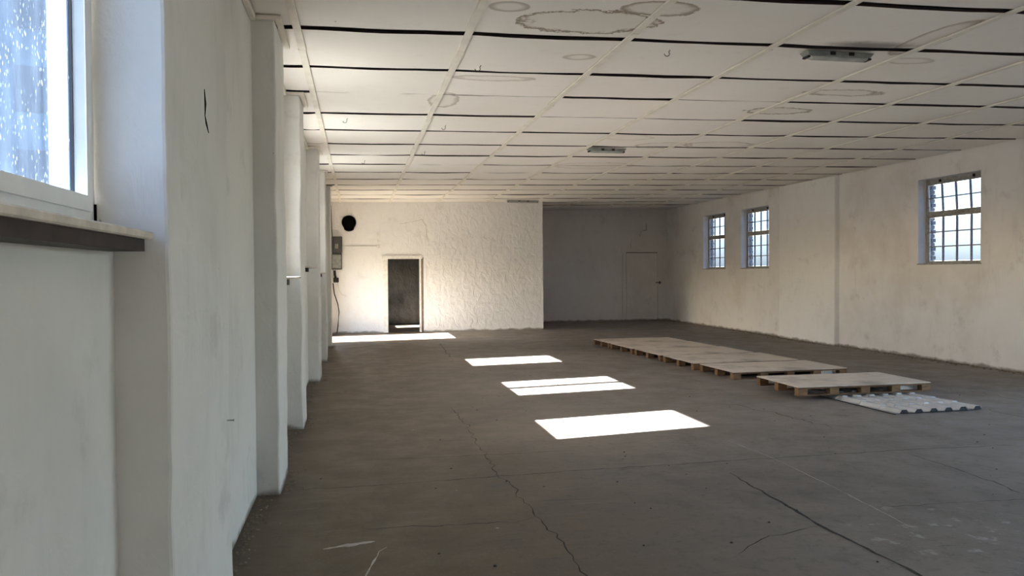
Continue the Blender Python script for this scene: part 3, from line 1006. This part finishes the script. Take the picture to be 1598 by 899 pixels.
# ------------------------------------------------------------------ small things on wall and ceiling
m = MB()
m.tube([(XP + 0.012, 2.945, 2.150), (XP + 0.014, 2.950, 2.100), (XP + 0.010, 2.962, 2.06), (XP + 0.012, 2.975, 2.035), (XP + 0.016, 2.992, 2.005)], [0.0015, 0.0035, 0.0015, 0.0035, 0.0015])
tag(m.build('wire_stub', M['wire']), 'short black twisted wire stub on the nearest pilaster', 'wire')
m = MB()
m.tube([(XP - 0.01, 3.45, 0.893), (XP + 0.020, 3.448, 0.893)], 0.0025)
m.tube([(XP + 0.020, 3.448, 0.893), (XP + 0.022, 3.448, 0.893)], 0.006)
tag(m.build('nail', M['steel_frame']), 'rusty nail sticking out of the nearest pilaster edge', 'nail')

HK = [((1.012, 6.673), 'bent wire hook beside the third ceiling batten, near the big stain'), ((2.445, 6.025), 'bent wire hook on the board right of the big ring stain'),
      ((1.023, 9.492), 'long wire hook hanging just right of the second batten'), ((-0.127, 9.148), 'short wire hook near the leftmost ceiling batten'),
      ((0.10, 12.6), 'small wire hook far along the left ceiling boards'), ((0.95, 11.6), 'small wire hook far along beside the second batten')]
for (x, y), lab in HK:
    z = H(x, y) - 0.008
    m = MB()
    pts = [(x + 0.03, y, z + 0.004), (x + 0.02, y, z - 0.012)]
    for i in range(7):
        a = math.pi * i / 6
        pts.append((x - 0.0 + 0.022 * math.cos(a), y - 0.01, z - 0.03 - 0.020 * math.sin(a)))
    m.tube(pts, 0.0032, 5)
    tag(m.build('wire_hook', M['wire']), lab, 'hook', 'wire hooks left in the ceiling')

# rubble and dust heaps along the wall feet
def scatter(name, n, fn, seed, smin, smax, mat, label):
    rnd = random.Random(seed)
    m = MB()
    for _ in range(n):
        x, y = fn(rnd)
        s = rnd.uniform(smin, smax)
        h_ = s * rnd.uniform(0.3, 0.7)
        i = len(m.v)
        k_ = 5
        for lv, rr in ((0.0, 1.0), (h_, 0.55)):
            for j in range(k_):
                a = 2 * math.pi * j / k_ + rnd.uniform(-0.3, 0.3)
                m.v.append((x + s * rr * math.cos(a), y + s * rr * math.sin(a), lv + 0.001))
        for j in range(k_):
            m.f.append((i + j, i + (j + 1) % k_, i + k_ + (j + 1) % k_, i + k_ + j))
        m.f.append(tuple(i + k_ + j for j in range(k_)))
    return tag(m.build(name, mat), label, 'rubble', kind='stuff')
def near_left(r):
    y = r.uniform(2.5, 20)
    inp = any(a - 0.02 < y < b + 0.02 for a, b in PIL)
    return (XP if inp else XW) + 0.02 + abs(r.gauss(0, 0.05)), y
def near_right(r):
    y = r.uniform(8, 23)
    return XR - 0.06 - abs(r.gauss(0, 0.09)) - (0.13 if 14.2 < y < 16.5 else 0), y
scatter('wall_foot_rubble', 1600, near_left, 1, 0.004, 0.013, M['rubble'], 'brown plaster crumbs along the foot of the left wall')
scatter('wall_foot_rubble', 1100, near_right, 2, 0.008, 0.028, M['rubble'], 'dusty plaster crumbs along the foot of the right wall')
def anywhere(r):
    while True:
        x, y = r.uniform(-0.3, 7.5), r.uniform(3.0, 17)
        if not (4.6 < x < 7.0 and 7.1 < y < 16):
            return x, y
scatter('floor_debris', 160, anywhere, 3, 0.004, 0.011, M['crack'], 'small dark crumbs strewn across the floor')

# hairline cracks in the far walls
def wall_crack(pts, yw, parent, seed, wd=0.012):
    rnd = random.Random(seed)
    m = MB()
    Q = []
    for (a, b) in zip(pts, pts[1:]):
        n = max(2, int(math.hypot(b[0] - a[0], b[1] - a[1]) / 0.06))
        for i in range(n):
            Q.append((a[0] + (b[0] - a[0]) * i / n + rnd.gauss(0, 0.008), a[1] + (b[1] - a[1]) * i / n + rnd.gauss(0, 0.008)))
    Q.append(pts[-1])
    for (x, z) in Q:
        h_ = wd * rnd.uniform(0.3, 1.0) / 2
        m.v += [(x - h_, yw - 0.002, z - h_), (x + h_, yw - 0.002, z + h_)]
    for i in range(len(Q) - 1):
        m.f.append((2 * i, 2 * i + 1, 2 * i + 3, 2 * i + 2))
    m.build('wall_crack', M['mortar'] if parent is wb else M['crack'], parent)
wall_crack([(1.05, 2.75), (1.4, 2.82), (1.62, 2.85), (1.72, 2.7), (1.74, 2.45), (1.80, 2.2)], YB, wb, 1, 0.010)
wall_crack([(8.78, 2.98), (8.76, 2.78), (8.60, 2.76), (8.56, 2.58)], YR, we, 3, 0.016)
wall_crack([(8.3, 2.5), (8.26, 2.35), (8.25, 2.2)], YR, we, 4, 0.010)
